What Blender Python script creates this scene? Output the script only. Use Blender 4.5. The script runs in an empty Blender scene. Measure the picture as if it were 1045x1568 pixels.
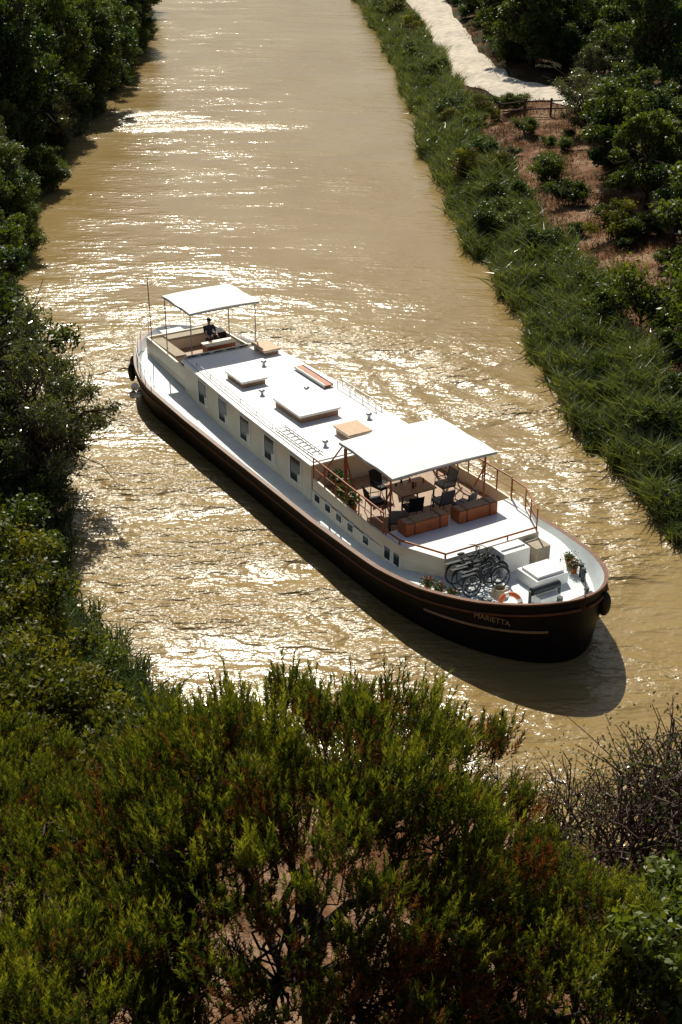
import bpy, math, random
import numpy as np
from mathutils import Vector, Matrix, Euler
rng=np.random.default_rng(11); random.seed(11)
scene=bpy.context.scene
COL=scene.collection
# ---------------------------------------------------------------- materials
def nodes_of(m):
    m.use_nodes=True
    nt=m.node_tree
    for n in list(nt.nodes): nt.nodes.remove(n)
    return nt
def simple(name,col,rough=.5,metal=0,noise=.12,nscale=6,spec=.5,bump=0):
    m=bpy.data.materials.new(name); nt=nodes_of(m); N=nt.nodes; L=nt.links
    o=N.new('ShaderNodeOutputMaterial'); p=N.new('ShaderNodeBsdfPrincipled'); L.new(p.outputs[0],o.inputs[0])
    p.inputs['Roughness'].default_value=rough; p.inputs['Metallic'].default_value=metal
    p.inputs['Specular IOR Level'].default_value=spec
    tc=N.new('ShaderNodeTexCoord'); nz=N.new('ShaderNodeTexNoise'); nz.inputs['Scale'].default_value=nscale; nz.inputs['Detail'].default_value=5
    L.new(tc.outputs['Object'],nz.inputs['Vector'])
    cr=N.new('ShaderNodeValToRGB'); e=cr.color_ramp.elements
    e[0].position=.3; e[1].position=.7
    e[0].color=(*[c*(1-noise) for c in col],1); e[1].color=(*[min(1,c*(1+noise)) for c in col],1)
    L.new(nz.outputs['Fac'],cr.inputs['Fac']); L.new(cr.outputs[0],p.inputs['Base Color'])
    if bump:
        b=N.new('ShaderNodeBump'); b.inputs['Strength'].default_value=bump; b.inputs['Distance'].default_value=.05
        L.new(nz.outputs['Fac'],b.inputs['Height']); L.new(b.outputs[0],p.inputs['Normal'])
    return m
def foliage(name,dark,light,trans=.35,rough=.5,spec=.4,tcol=None,brown=None):
    m=bpy.data.materials.new(name); nt=nodes_of(m); N=nt.nodes; L=nt.links
    o=N.new('ShaderNodeOutputMaterial'); p=N.new('ShaderNodeBsdfPrincipled')
    at=N.new('ShaderNodeAttribute'); at.attribute_name='tint'
    oi=N.new('ShaderNodeObjectInfo')
    g=N.new('ShaderNodeNewGeometry'); nz=N.new('ShaderNodeTexNoise'); nz.inputs['Scale'].default_value=.55; nz.inputs['Detail'].default_value=3
    L.new(g.outputs['Position'],nz.inputs['Vector'])
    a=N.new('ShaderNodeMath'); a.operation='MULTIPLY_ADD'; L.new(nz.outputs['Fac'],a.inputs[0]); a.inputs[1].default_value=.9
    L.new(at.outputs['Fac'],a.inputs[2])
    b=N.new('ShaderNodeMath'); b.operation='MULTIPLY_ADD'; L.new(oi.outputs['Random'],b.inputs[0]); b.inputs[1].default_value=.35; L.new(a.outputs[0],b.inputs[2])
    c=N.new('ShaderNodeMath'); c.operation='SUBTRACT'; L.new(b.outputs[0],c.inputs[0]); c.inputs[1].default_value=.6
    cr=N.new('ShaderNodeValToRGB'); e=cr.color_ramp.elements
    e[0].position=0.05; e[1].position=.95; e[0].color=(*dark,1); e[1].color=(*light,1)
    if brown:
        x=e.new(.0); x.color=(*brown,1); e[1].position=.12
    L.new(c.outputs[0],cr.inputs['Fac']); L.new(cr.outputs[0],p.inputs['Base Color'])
    p.inputs['Roughness'].default_value=rough; p.inputs['Specular IOR Level'].default_value=spec
    t=N.new('ShaderNodeBsdfTranslucent')
    mx=N.new('ShaderNodeMixRGB'); mx.blend_type='MULTIPLY'; mx.inputs[0].default_value=1
    L.new(cr.outputs[0],mx.inputs[1]); mx.inputs[2].default_value=(*(tcol or (1.5,1.4,.5)),1)
    L.new(mx.outputs[0],t.inputs[0])
    ms=N.new('ShaderNodeMixShader'); ms.inputs[0].default_value=trans
    L.new(p.outputs[0],ms.inputs[1]); L.new(t.outputs[0],ms.inputs[2]); L.new(ms.outputs[0],o.inputs[0])
    return m
M={}
M['roof']=simple('white_paint',(.90,.89,.86),.35,noise=.03,nscale=1.5)
M['wall']=simple('cream_paint',(.76,.68,.52),.45,noise=.06,nscale=2)
M['deck']=simple('deck_paint',(.66,.71,.72),.5,noise=.07,nscale=2)
M['hull']=simple('hull_paint',(.009,.008,.010),.5,noise=.3,nscale=1.5,spec=.12)
M['cap']=simple('gunwale_wood',(.15,.055,.025),.5,noise=.3,nscale=4,spec=.3)
M['wood']=simple('varnished_wood',(.38,.11,.03),.4,noise=.25,nscale=5,spec=.3)
M['teak']=simple('teak_boards',(.34,.2,.11),.6,noise=.25,nscale=7)
M['tan']=simple('tan_board',(.55,.33,.17),.6,noise=.15)
M['stripe']=simple('rub_rail_paint',(.32,.22,.13),.6,noise=.25,spec=.2)
M['glass']=simple('window_glass',(.006,.008,.01),.12,noise=.2,spec=.2)
M['dark']=simple('dark_fabric',(.018,.018,.02),.8,noise=.3)
M['rubber']=simple('black_rubber',(.01,.01,.01),.6)
M['metal']=simple('galvanised_metal',(.45,.46,.47),.35,metal=.7)
M['steel']=simple('dark_steel',(.04,.045,.05),.35,metal=.4)
M['canvas']=simple('white_canvas',(.90,.89,.85),.8,noise=.03,nscale=2)
M['orange']=simple('orange_ring',(.62,.12,.03),.5)
M['red']=simple('red_petals',(.5,.03,.02),.6)
M['cushion']=simple('cushion_fabric',(.45,.38,.28),.9)
M['grey']=simple('grey_fabric',(.25,.25,.25),.9)
M['rope']=simple('rope',(.5,.42,.28),.9)
M['skin']=simple('skin',(.42,.24,.16),.55,noise=.05)
M['hair']=simple('hair',(.03,.02,.012),.7)
M['shirt']=simple('navy_shirt',(.03,.04,.07),.9)
M['trouser']=simple('dark_trousers',(.04,.04,.045),.9)
M['bark']=simple('bark',(.10,.065,.045),.9,noise=.45,nscale=9,bump=.6)
M['barkdark']=simple('dark_bark',(.05,.033,.024),.9,noise=.45,nscale=9,bump=.6)
M['twig']=simple('reddish_twigs',(.10,.055,.04),.8,noise=.4,nscale=9)
M['pine']=foliage('pine_needles',(.016,.042,.008),(.30,.31,.045),.44,.42,.35,brown=(.15,.06,.025))
M['leaf']=foliage('broad_leaves',(.014,.042,.010),(.15,.19,.03),.40,.45,.4)
M['olive']=foliage('grey_green_leaves',(.035,.06,.022),(.22,.23,.10),.35,.28,.8)
M['yleaf']=foliage('yellow_green_leaves',(.03,.055,.01),(.28,.26,.03),.42,.45,.3,brown=(.14,.06,.02))
M['reed']=foliage('reed_leaves',(.022,.055,.018),(.20,.23,.08),.32,.30,.7)
M['dry']=foliage('dry_grass_blades',(.11,.06,.025),(.40,.25,.12),.2,.8,.2,(1,.9,.6))
M['potleaf']=foliage('potted_leaves',(.02,.06,.01),(.06,.14,.02),.3)

# ---------------------------------------------------------------- mesh builder
def unit(a):
    return a/np.maximum(np.linalg.norm(a,axis=-1,keepdims=True),1e-9)
class MB:
    def __init__(s): s.v=[];s.n=0;s.f=[];s.t=[];s.mats=[]
    def mi(s,m):
        if m not in s.mats: s.mats.append(m)
        return s.mats.index(m)
    def add(s,V,F,mat,tint=.5,smooth=False):
        V=np.asarray(V,float).reshape(-1,3)
        if isinstance(F,np.ndarray): F=[F]
        else:
            d={}
            for f in F: d.setdefault(len(f),[]).append(f)
            F=[np.array(x) for x in d.values()]
        for a in F: s.f.append((a+s.n,s.mi(mat),smooth))
        s.v.append(V); s.n+=len(V)
        s.t.append(np.full(len(V),tint) if np.isscalar(tint) else np.asarray(tint,float))
    def box(s,x0,x1,y0,y1,z0,z1,mat):
        V=np.array([(x,y,z) for x in (x0,x1) for y in (y0,y1) for z in (z0,z1)],float)
        s.add(V,[(0,1,3,2),(4,6,7,5),(0,4,5,1),(2,3,7,6),(0,2,6,4),(1,5,7,3)],mat)
    def prism(s,poly,z0,z1,mat,topmat=None):
        n=len(poly)
        V=[(x,y,z0) for x,y in poly]+[(x,y,z1) for x,y in poly]
        s.add(V,[(i,(i+1)%n,(i+1)%n+n,i+n) for i in range(n)]+[tuple(range(n-1,-1,-1))],mat)
        s.add([(x,y,z1) for x,y in poly],[tuple(range(n))],topmat or mat)
    def tube(s,pts,rad,mat,sides=6,smooth=True,tint=.5):
        P=np.asarray(pts,float); n=len(P)
        r=np.full(n,rad,float) if np.isscalar(rad) else np.asarray(rad,float)
        T=unit(np.gradient(P,axis=0))
        ref=np.array([0,0,1.]) if abs(T[:,2]).mean()<.8 else np.array([1.,0,0])
        U=unit(np.cross(T,ref)); W=np.cross(T,U)
        an=np.arange(sides)*2*math.pi/sides
        V=P[:,None]+r[:,None,None]*(np.cos(an)[None,:,None]*U[:,None]+np.sin(an)[None,:,None]*W[:,None])
        i=np.arange(n-1)[:,None]*sides; j=np.arange(sides)[None]; k=(j+1)%sides
        Q=np.stack([i+j,i+k,i+k+sides,i+j+sides],-1).reshape(-1,4)
        s.add(V.reshape(-1,3),Q,mat,tint,smooth)
        s.add(V[0],[tuple(range(sides))],mat); s.add(V[-1],[tuple(range(sides-1,-1,-1))],mat)
    def cyl(s,x,y,z0,z1,r,mat,sides=12,r2=None):
        s.tube([(x,y,z0),(x,y,z1)],[r,r if r2 is None else r2],mat,sides)
    def torus(s,c,ax,R,r,mat,n=24,k=8):
        ax=unit(np.array(ax,float)); ref=np.array([0,0,1.]) if abs(ax[2])<.8 else np.array([1.,0,0])
        u=unit(np.cross(ax,ref)); w=np.cross(ax,u)
        A=np.arange(n)*2*math.pi/n; B=np.arange(k)*2*math.pi/k
        d=np.cos(A)[:,None]*u+np.sin(A)[:,None]*w
        V=np.array(c)+d[:,None]*(R+r*np.cos(B))[None,:,None]+ax*(r*np.sin(B))[None,:,None]
        i=np.arange(n)[:,None];j=np.arange(k)[None]
        Q=np.stack([i*k+j,((i+1)%n)*k+j,((i+1)%n)*k+(j+1)%k,i*k+(j+1)%k],-1).reshape(-1,4)
        s.add(V.reshape(-1,3),Q,mat,.5,True)
    def ball(s,c,r,mat,n=12,k=8,tint=.5):
        r=np.array(r)*np.ones(3)
        th=np.linspace(0.02,math.pi-.02,k); ph=np.arange(n)*2*math.pi/n
        V=np.stack([np.sin(th)[:,None]*np.cos(ph),np.sin(th)[:,None]*np.sin(ph),np.cos(th)[:,None]*np.ones(n)],-1)*r+np.array(c)
        i=np.arange(k-1)[:,None]*n;j=np.arange(n)[None]
        Q=np.stack([i+j,i+n+j,i+n+(j+1)%n,i+(j+1)%n],-1).reshape(-1,4)
        s.add(V.reshape(-1,3),Q,mat,tint,True)
    def leaves(s,C,size,mat,tint,up=.5,asp=.5):
        n=len(C); nr=unit(rng.normal(size=(n,3))+np.array([0,0,up]))
        u=unit(np.cross(nr,rng.normal(size=(n,3)))); w=np.cross(nr,u)
        sz=(size*rng.uniform(.6,1.35,n))[:,None]
        V=np.stack([C+u*sz,C+w*sz*asp,C-u*sz,C-w*sz*asp],1).reshape(-1,3)
        s.add(V,np.arange(4*n).reshape(-1,4),mat,np.repeat(tint,4))
    def blades(s,B,D,Ln,W,mat,tint,bend=.5):
        n=len(B); side=unit(np.cross(D,rng.normal(size=(n,3))))*W[:,None]
        hor=rng.normal(size=(n,3)); hor[:,2]=-.3; hor=unit(hor)
        m=B+D*(Ln*.55)[:,None]; t=B+D*(Ln*.9)[:,None]+hor*(Ln*bend)[:,None]
        V=np.stack([B-side*.6,B+side*.6,m+side,m-side,t],1).reshape(-1,3)
        k=np.arange(n)*5
        s.add(V,np.stack([k,k+1,k+2,k+3],-1),mat,np.repeat(tint,5))
        s.f.append((np.stack([k+3,k+2,k+4],-1)+(s.n-5*n),s.mi(mat),False))
    def mesh(s,name):
        V=np.concatenate(s.v); me=bpy.data.meshes.new(name)
        me.vertices.add(len(V)); me.vertices.foreach_set('co',V.astype(np.float32).ravel())
        li=np.concatenate([f.ravel() for f,_,_ in s.f]).astype(np.int32)
        tot=np.concatenate([np.full(len(f),f.shape[1]) for f,_,_ in s.f])
        st=np.concatenate([[0],np.cumsum(tot)[:-1]]).astype(np.int32)
        me.loops.add(len(li)); me.loops.foreach_set('vertex_index',li)
        me.polygons.add(len(st)); me.polygons.foreach_set('loop_start',st)
        me.polygons.foreach_set('material_index',np.concatenate([np.full(len(f),m) for f,m,_ in s.f]).astype(np.int32))
        me.polygons.foreach_set('use_smooth',np.concatenate([np.full(len(f),sm) for f,_,sm in s.f]))
        me.update(calc_edges=True)
        a=me.attributes.new('tint','FLOAT','POINT'); a.data.foreach_set('value',np.concatenate(s.t).astype(np.float32))
        for m in s.mats: me.materials.append(M[m] if isinstance(m,str) else m)
        return me
    def obj(s,name,parent=None,bevel=0):
        o=bpy.data.objects.new(name,s.mesh(name)); COL.objects.link(o)
        if parent: o.parent=parent
        if bevel:
            b=o.modifiers.new('bevel','BEVEL'); b.width=bevel; b.segments=2; b.limit_method='ANGLE'; b.angle_limit=math.radians(50)
        return o

# ---------------------------------------------------------------- canal layout (metres)
LB=[(-130,600),(-72,320),(-26,198),(-20.5,155),(-19.6,120),(-19.9,104),(-19.6,95),(-18.3,80),(-16.9,68),(-15.4,60),(-13,52),(-11.2,46.5),(-10.1,43),(-8.8,39.7),(-7.6,36.6),(-5.8,33.2),(-3,30.8),(0,29.4),(4,27.8),(9,25.0),(15,21.5),(24,15),(40,4),(120,-52)]
RB=[(-100,620),(-44,320),(-2,208),(2.3,187),(5.1,145),(6.2,116),(6.3,99.8),(7,87),(7.6,78.3),(8.5,68.7),(9.5,57.8),(9.9,52),(10.7,46.4),(11.5,42.4),(13.2,39),(17,35.5),(25,30),(42,19),(130,-38)]
def resample(P,ph):
    P=np.array(P,float); out=[]
    for i in range(len(P)-1):
        d=np.linalg.norm(P[i+1]-P[i]); n=max(1,int(d/1.6)) if d<80 else int(d/15)
        for k in range(n): out.append(P[i]+(P[i+1]-P[i])*k/n)
    out.append(P[-1]); out=np.array(out)
    for _ in range(2): out[1:-1]=(out[:-2]+2*out[1:-1]+out[2:])/4
    s=np.arange(len(out)); out[:,0]+=.28*np.sin(s*1.3+ph)+.22*np.sin(s*.47+ph*2)
    return out
LP=resample(LB,1.);RP=resample(RB,2.5)
POLY=np.concatenate([LP,RP[::-1]])
def pdist(P,Q):
    out=np.empty(len(P)); A=Q[:-1];B=Q[1:];D=B-A;l=(D**2).sum(1)
    for i in range(0,len(P),4000):
        p=P[i:i+4000,None]; t=np.clip(((p-A)*D).sum(2)/l,0,1)
        out[i:i+4000]=np.sqrt(((p-A-t[...,None]*D)**2).sum(2).min(1))
    return out
def inside(P):
    r=np.zeros(len(P),bool); A=POLY;B=np.roll(POLY,-1,0)
    for (x1,y1),(x2,y2) in zip(A,B):
        if y1==y2: continue
        c=((y1>P[:,1])!=(y2>P[:,1]))&(P[:,0]<(x2-x1)*(P[:,1]-y1)/(y2-y1)+x1); r^=c
    return r
def sm(x): x=np.clip(x,0,1); return x*x*(3-2*x)
def info(x,y):
    P=np.stack([np.ravel(x),np.ravel(y)],-1).astype(float)
    return P,pdist(P,LP),pdist(P,RP),inside(P)
def hgt(x,y,full=False):
    P,dL,dR,ins=info(x,y); d=np.minimum(dL,dR); near=dL<dR
    X,Y=P[:,0],P[:,1]
    z=1.0*sm(d/2.2)+.02
    z=z+np.where(near,0,1.0*sm((d-3)/8))
    t=np.clip(29.5-Y,0,60)
    z=z+np.where(near,(.12*t+.0045*t*t)*sm(d/4),0)
    z=z+np.where(near,.6*sm((d-2)/6),0)
    z=z+sm(d/3)*(.12*np.sin(X*.7+Y*.21)*np.sin(Y*.6)+.06*np.sin(X*2.1)*np.sin(Y*1.7+X))
    z=np.where(ins,-1.5*sm(d/3.)-.0,z)
    return (z,d,near,ins) if full else z
def axis(lo,a,b,hi,step,b2=None,step2=None):
    c=list(np.arange(a,b,step)); s=step
    if b2: c+=list(np.arange(c[-1]+step2,b2,step2)); s=step2
    while c[-1]<hi: s*=1.25; c.append(c[-1]+s)
    s=step
    while c[0]>lo: s*=1.25; c.insert(0,c[0]-s)
    return np.array(c)
def grid(xs,ys,name,zf,mat):
    X,Y=np.meshgrid(xs,ys); z,att=zf(X,Y)
    V=np.stack([X.ravel(),Y.ravel(),z],-1); nx=len(xs)
    i=np.arange(len(ys)-1)[:,None]*nx; j=np.arange(nx-1)[None]
    Q=np.stack([i+j,i+j+1,i+j+1+nx,i+j+nx],-1).reshape(-1,4)
    b=MB(); b.add(V,Q,mat,att,True); return b.obj(name)
def ground_mat():
    m=bpy.data.materials.new('ground_soil'); nt=nodes_of(m);N=nt.nodes;L=nt.links
    o=N.new('ShaderNodeOutputMaterial');p=N.new('ShaderNodeBsdfPrincipled');L.new(p.outputs[0],o.inputs[0]); p.inputs['Roughness'].default_value=.95;p.inputs['Specular IOR Level'].default_value=.15
    g=N.new('ShaderNodeNewGeometry')
    n1=N.new('ShaderNodeTexNoise');n1.inputs['Scale'].default_value=.45;n1.inputs['Detail'].default_value=8;n1.inputs['Roughness'].default_value=.65
    n2=N.new('ShaderNodeTexNoise');n2.inputs['Scale'].default_value=4;n2.inputs['Detail'].default_value=8;n2.inputs['Roughness'].default_value=.7
    L.new(g.outputs['Position'],n1.inputs['Vector']);L.new(g.outputs['Position'],n2.inputs['Vector'])
    c1=N.new('ShaderNodeValToRGB');e=c1.color_ramp.elements
    e[0].position=.36;e[0].color=(.035,.042,.014,1);e[1].position=.68;e[1].color=(.42,.28,.18,1)
    x=c1.color_ramp.elements.new(.5);x.color=(.18,.08,.035,1)
    at=N.new('ShaderNodeAttribute');at.attribute_name='tint'
    a=N.new('ShaderNodeMath');a.operation='ADD';L.new(n1.outputs['Fac'],a.inputs[0]);L.new(at.outputs['Fac'],a.inputs[1])
    L.new(a.outputs[0],c1.inputs['Fac'])
    c2=N.new('ShaderNodeValToRGB');c2.color_ramp.elements[0].position=.3;c2.color_ramp.elements[0].color=(.45,.45,.45,1);c2.color_ramp.elements[1].position=.7;c2.color_ramp.elements[1].color=(1.4,1.35,1.3,1)
    L.new(n2.outputs['Fac'],c2.inputs['Fac'])
    mx=N.new('ShaderNodeMixRGB');mx.blend_type='MULTIPLY';mx.inputs[0].default_value=1;L.new(c1.outputs[0],mx.inputs[1]);L.new(c2.outputs[0],mx.inputs[2]);L.new(mx.outputs[0],p.inputs['Base Color'])
    b=N.new('ShaderNodeBump');b.inputs['Distance'].default_value=.15;L.new(n2.outputs['Fac'],b.inputs['Height']);L.new(b.outputs[0],p.inputs['Normal'])
    return m
M['ground']=ground_mat()
def gz(X,Y):
    z,d,near,ins=hgt(X,Y,True)
    att=np.where(near,-.08,.04*sm((d-3)/3)); att=np.where(near&(Y.ravel()<27),.06,att); att=np.where(d<1.2,-.12,att)
    att=np.where((~near)&((Y.ravel()>112)|(d>14)),-.12,att)
    return z,att
grid(axis(-1100,-32,34,1100,.6),axis(-500,6,200,1600,.7),'ground',gz,'ground')

# ---------------------------------------------------------------- boat frame
BANG=math.radians(-59.3)
BO=np.array([-8.35,60.1]); BD=np.array([math.cos(BANG),math.sin(BANG)]); BN=np.array([-BD[1],BD[0]])
BM=Matrix.Translation((BO[0],BO[1],0))@Matrix.Rotation(BANG,4,'Z')
# ---------------------------------------------------------------- water
def water_mat():
    m=bpy.data.materials.new('canal_water'); nt=nodes_of(m);N=nt.nodes;L=nt.links
    o=N.new('ShaderNodeOutputMaterial');p=N.new('ShaderNodeBsdfPrincipled');L.new(p.outputs[0],o.inputs[0])
    p.inputs['IOR'].default_value=1.42
    g=N.new('ShaderNodeNewGeometry')
    def noise(sx,sy,rot,scale,detail,rough=.55):
        mp=N.new('ShaderNodeMapping');mp.inputs['Scale'].default_value=(sx,sy,1);mp.inputs['Rotation'].default_value=(0,0,math.radians(rot))
        L.new(g.outputs['Position'],mp.inputs['Vector'])
        n=N.new('ShaderNodeTexNoise');n.inputs['Scale'].default_value=scale;n.inputs['Detail'].default_value=detail;n.inputs['Roughness'].default_value=rough
        L.new(mp.outputs[0],n.inputs['Vector']);return n.outputs['Fac']
    def mul(a,b,op='MULTIPLY'):
        k=N.new('ShaderNodeMath');k.operation=op
        for i,v in enumerate((a,b)):
            if isinstance(v,(int,float)):k.inputs[i].default_value=v
            else:L.new(v,k.inputs[i])
        return k.outputs[0]
    at=N.new('ShaderNodeAttribute');at.attribute_name='tint'; chop=at.outputs['Fac']
    patch=noise(.6,1.2,20,.28,3)
    mr=N.new('ShaderNodeMapRange');mr.inputs[1].default_value=.38;mr.inputs[2].default_value=.62;mr.inputs[3].default_value=.45;mr.inputs[4].default_value=1.4
    L.new(patch,mr.inputs[0]);chop=mul(chop,mr.outputs[0])
    big=noise(.5,1.25,14,.9,2)
    mid=noise(.55,1.3,-12,2.1,2,.5)
    fine=noise(.7,1.2,5,6,2,.5)
    h=mul(mul(mul(big,.50),mul(mid,.46),'ADD'),mul(fine,.17),'ADD')
    h=mul(h,chop)
    b=N.new('ShaderNodeBump');b.inputs['Distance'].default_value=1;b.inputs['Strength'].default_value=1
    L.new(h,b.inputs['Height']);L.new(b.outputs[0],p.inputs['Normal'])
    r=mul(mul(chop,.55),.12,'ADD');r=mul(r,.34,'MINIMUM');L.new(r,p.inputs['Roughness'])
    n=noise(1,.5,0,.12,4)
    cr=N.new('ShaderNodeValToRGB');e=cr.color_ramp.elements;e[0].position=.35;e[1].position=.65
    e[0].color=(.28,.18,.058,1);e[1].color=(.34,.24,.10,1)
    L.new(n,cr.inputs['Fac']);L.new(cr.outputs[0],p.inputs['Base Color'])
    return m
M['water']=water_mat()
def wz(X,Y):
    x=X.ravel();y=Y.ravel();rx=x-BO[0];ry=y-BO[1];a=rx*BD[0]+ry*BD[1];b=rx*BN[0]+ry*BN[1]
    c=.09+.03*np.sin(x*.21+y*.13)*np.sin(y*.11)+.09*sm((80-y)/22)
    left=np.exp(-((a-14)/15)**4)*sm((-b-2)/2)*(1-.5*sm((-b-15)/6)); c=c+.25*left
    r=np.sqrt(((a-12)/14.5)**2+(b/10.5)**2)
    arc=np.exp(-((r-1)/.17)**2)*sm((b-1)/3)*sm((a+6)/6)
    c=c+.36*arc
    c=c+.05*sm((b-3)/2)*(r<1)*(1-sm((r-.6)/.4))
    c=c+.28*np.exp(-(b/4)**2)*np.exp(np.minimum(a,0)/5)*(a<1)
    c=c+.45*np.exp(-(((x+16)/4)**2+((y-113)/2.5)**2))+.3*np.exp(-(((x+10)/5)**2+((y-110)/1.5)**2))
    wob=.5*np.sin(x*.6+y*.35)+.4*np.sin(y*.8-x*.25)
    q=-b*.92-(a)*.38+wob
    z=.024*left*np.sin(q*2*math.pi/1.5)*(.6+.4*np.sin(a*.9+b*.4))
    q2=b*.90-a*.43-wob*.8
    z=z+.012*left*np.sin(q2*2*math.pi/1.15)
    z=z+.040*arc*np.sin(r*12*2*math.pi/1.6+wob)
    # diverging bow waves close to the hull
    dv=np.abs(b)-3.3-(27-a)*.22
    z=z+.035*np.exp(-(dv/1.1)**2)*sm((27-a)/3)*sm((a-2)/8)*np.sin(dv*2*math.pi/1.3)
    return z,c
grid(axis(-900,-20,17,900,.24),axis(-300,24,82,1500,.24,130,.5),'canal_water',wz,'water')

# ---------------------------------------------------------------- path
PTH=np.array([(2,260),(7.5,205),(10,172),(10.6,150),(11,137),(12,123),(14,116.5),(17.5,110),(21,103),(25,98.5),(33,94),(60,88),(140,80)],float)
def catm(P,n=10):
    P=np.vstack([P[0],P,P[-1]]);o=[]
    for i in range(1,len(P)-2):
        for t in np.arange(n)/n:
            o.append(.5*((2*P[i])+(-P[i-1]+P[i+1])*t+(2*P[i-1]-5*P[i]+4*P[i+1]-P[i+2])*t*t+(-P[i-1]+3*P[i]-3*P[i+1]+P[i+2])*t**3))
    return np.array(o)
pc=catm(PTH,14)
T=unit(np.gradient(pc,axis=0));Nn=np.stack([-T[:,1],T[:,0]],-1)
M['gravel']=simple('pale_gravel',(.64,.56,.46),.95,noise=.22,nscale=1.6,spec=.1,bump=.3)
b=MB();offs=np.linspace(-1,1,11);rows=[]
for i in range(len(pc)):
    w=1.95+.15*math.sin(i*.31)+.08*math.sin(i*.83)
    rows.append(pc[i]+Nn[i]*w*offs[:,None])
R=np.array(rows).reshape(-1,2);zz=hgt(R[:,0],R[:,1])+np.tile(.20-.12*offs**4,len(pc))
i=np.arange(len(pc)-1)[:,None]*11;j=np.arange(10)[None]
b.add(np.column_stack([R,zz]),np.stack([i+j,i+j+1,i+j+12,i+j+11],-1).reshape(-1,4),'gravel',.5,True)
b.obj('gravel_path')

# ---------------------------------------------------------------- trees
def limb(b,p0,p1,r0,r1,mat,wig=.12,n=6,sag=.0,sides=5):
    t=np.linspace(0,1,n)[:,None];P=np.array(p0)*(1-t)+np.array(p1)*t
    L=np.linalg.norm(np.array(p1)-np.array(p0))
    P[1:-1]+=rng.normal(size=(n-2,3))*wig*L/ n
    P[:,2]+=sag*L*np.sin(t[:,0]*math.pi)
    b.tube(P,np.linspace(r0,r1,n),mat,sides)
    return P
def broadleaf(name,h=7,R=2.8,ncl=40,nleaf=16000,leaf=.12,mat='leaf',bark='barkdark',low=-.7,stems=1,rc=(.16,.30),asp=.5,cz=.54,vz=.46,twigs=3,fuzz=.55):
    b=MB();C=[];ang=rng.random()*6
    for k in range(ncl):
        d=unit(rng.normal(size=3)); d[2]=max(d[2],low)
        az=math.atan2(d[1],d[0]); lob=1+.22*math.sin(2*az+ang)+.14*math.sin(5*az+ang*2)
        rr=rng.uniform(.3,1.0)**.6
        C.append(np.array([0,0,h*cz])+d*rr*np.array([R*lob,R*lob,h*vz])*rng.uniform(.75,1.18))
    C=np.array(C);C[:,2]=np.maximum(C[:,2],h*.14)
    for s in range(stems):
        bx,by=(rng.normal(size=2)*.25*(stems>1))
        top=(bx*2,by*2,h*.42)
        tr=limb(b,(bx,by,-.4),top,.035*h/ stems**.5,.022*h/stems**.5,bark,.25)
        for c in C[s::stems]:
            base=tr[rng.integers(2,6)]
            pp=limb(b,base,c,.012*h,.004*h,bark,.35,sag=.06)
            for q in range(twigs):
                limb(b,pp[rng.integers(2,5)],c+rng.normal(size=3)*R*.22,.005*h,.002*h,bark,.3,4)
    rcl=rng.uniform(*rc,ncl)*R
    w=rcl**2;w/=w.sum();ci=rng.choice(ncl,nleaf,p=w)
    d=unit(rng.normal(size=(nleaf,3)));r=np.abs(rng.normal(.75,fuzz*.6,nleaf))
    P=C[ci]+d*(r*rcl[ci])[:,None]*np.array([1,1,.7])
    k=P[:,2]>.1;P=P[k]; ci=ci[k]
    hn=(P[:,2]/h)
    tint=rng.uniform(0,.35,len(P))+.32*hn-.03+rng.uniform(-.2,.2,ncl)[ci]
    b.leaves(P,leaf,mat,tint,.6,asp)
    return b.mesh(name)
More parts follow.
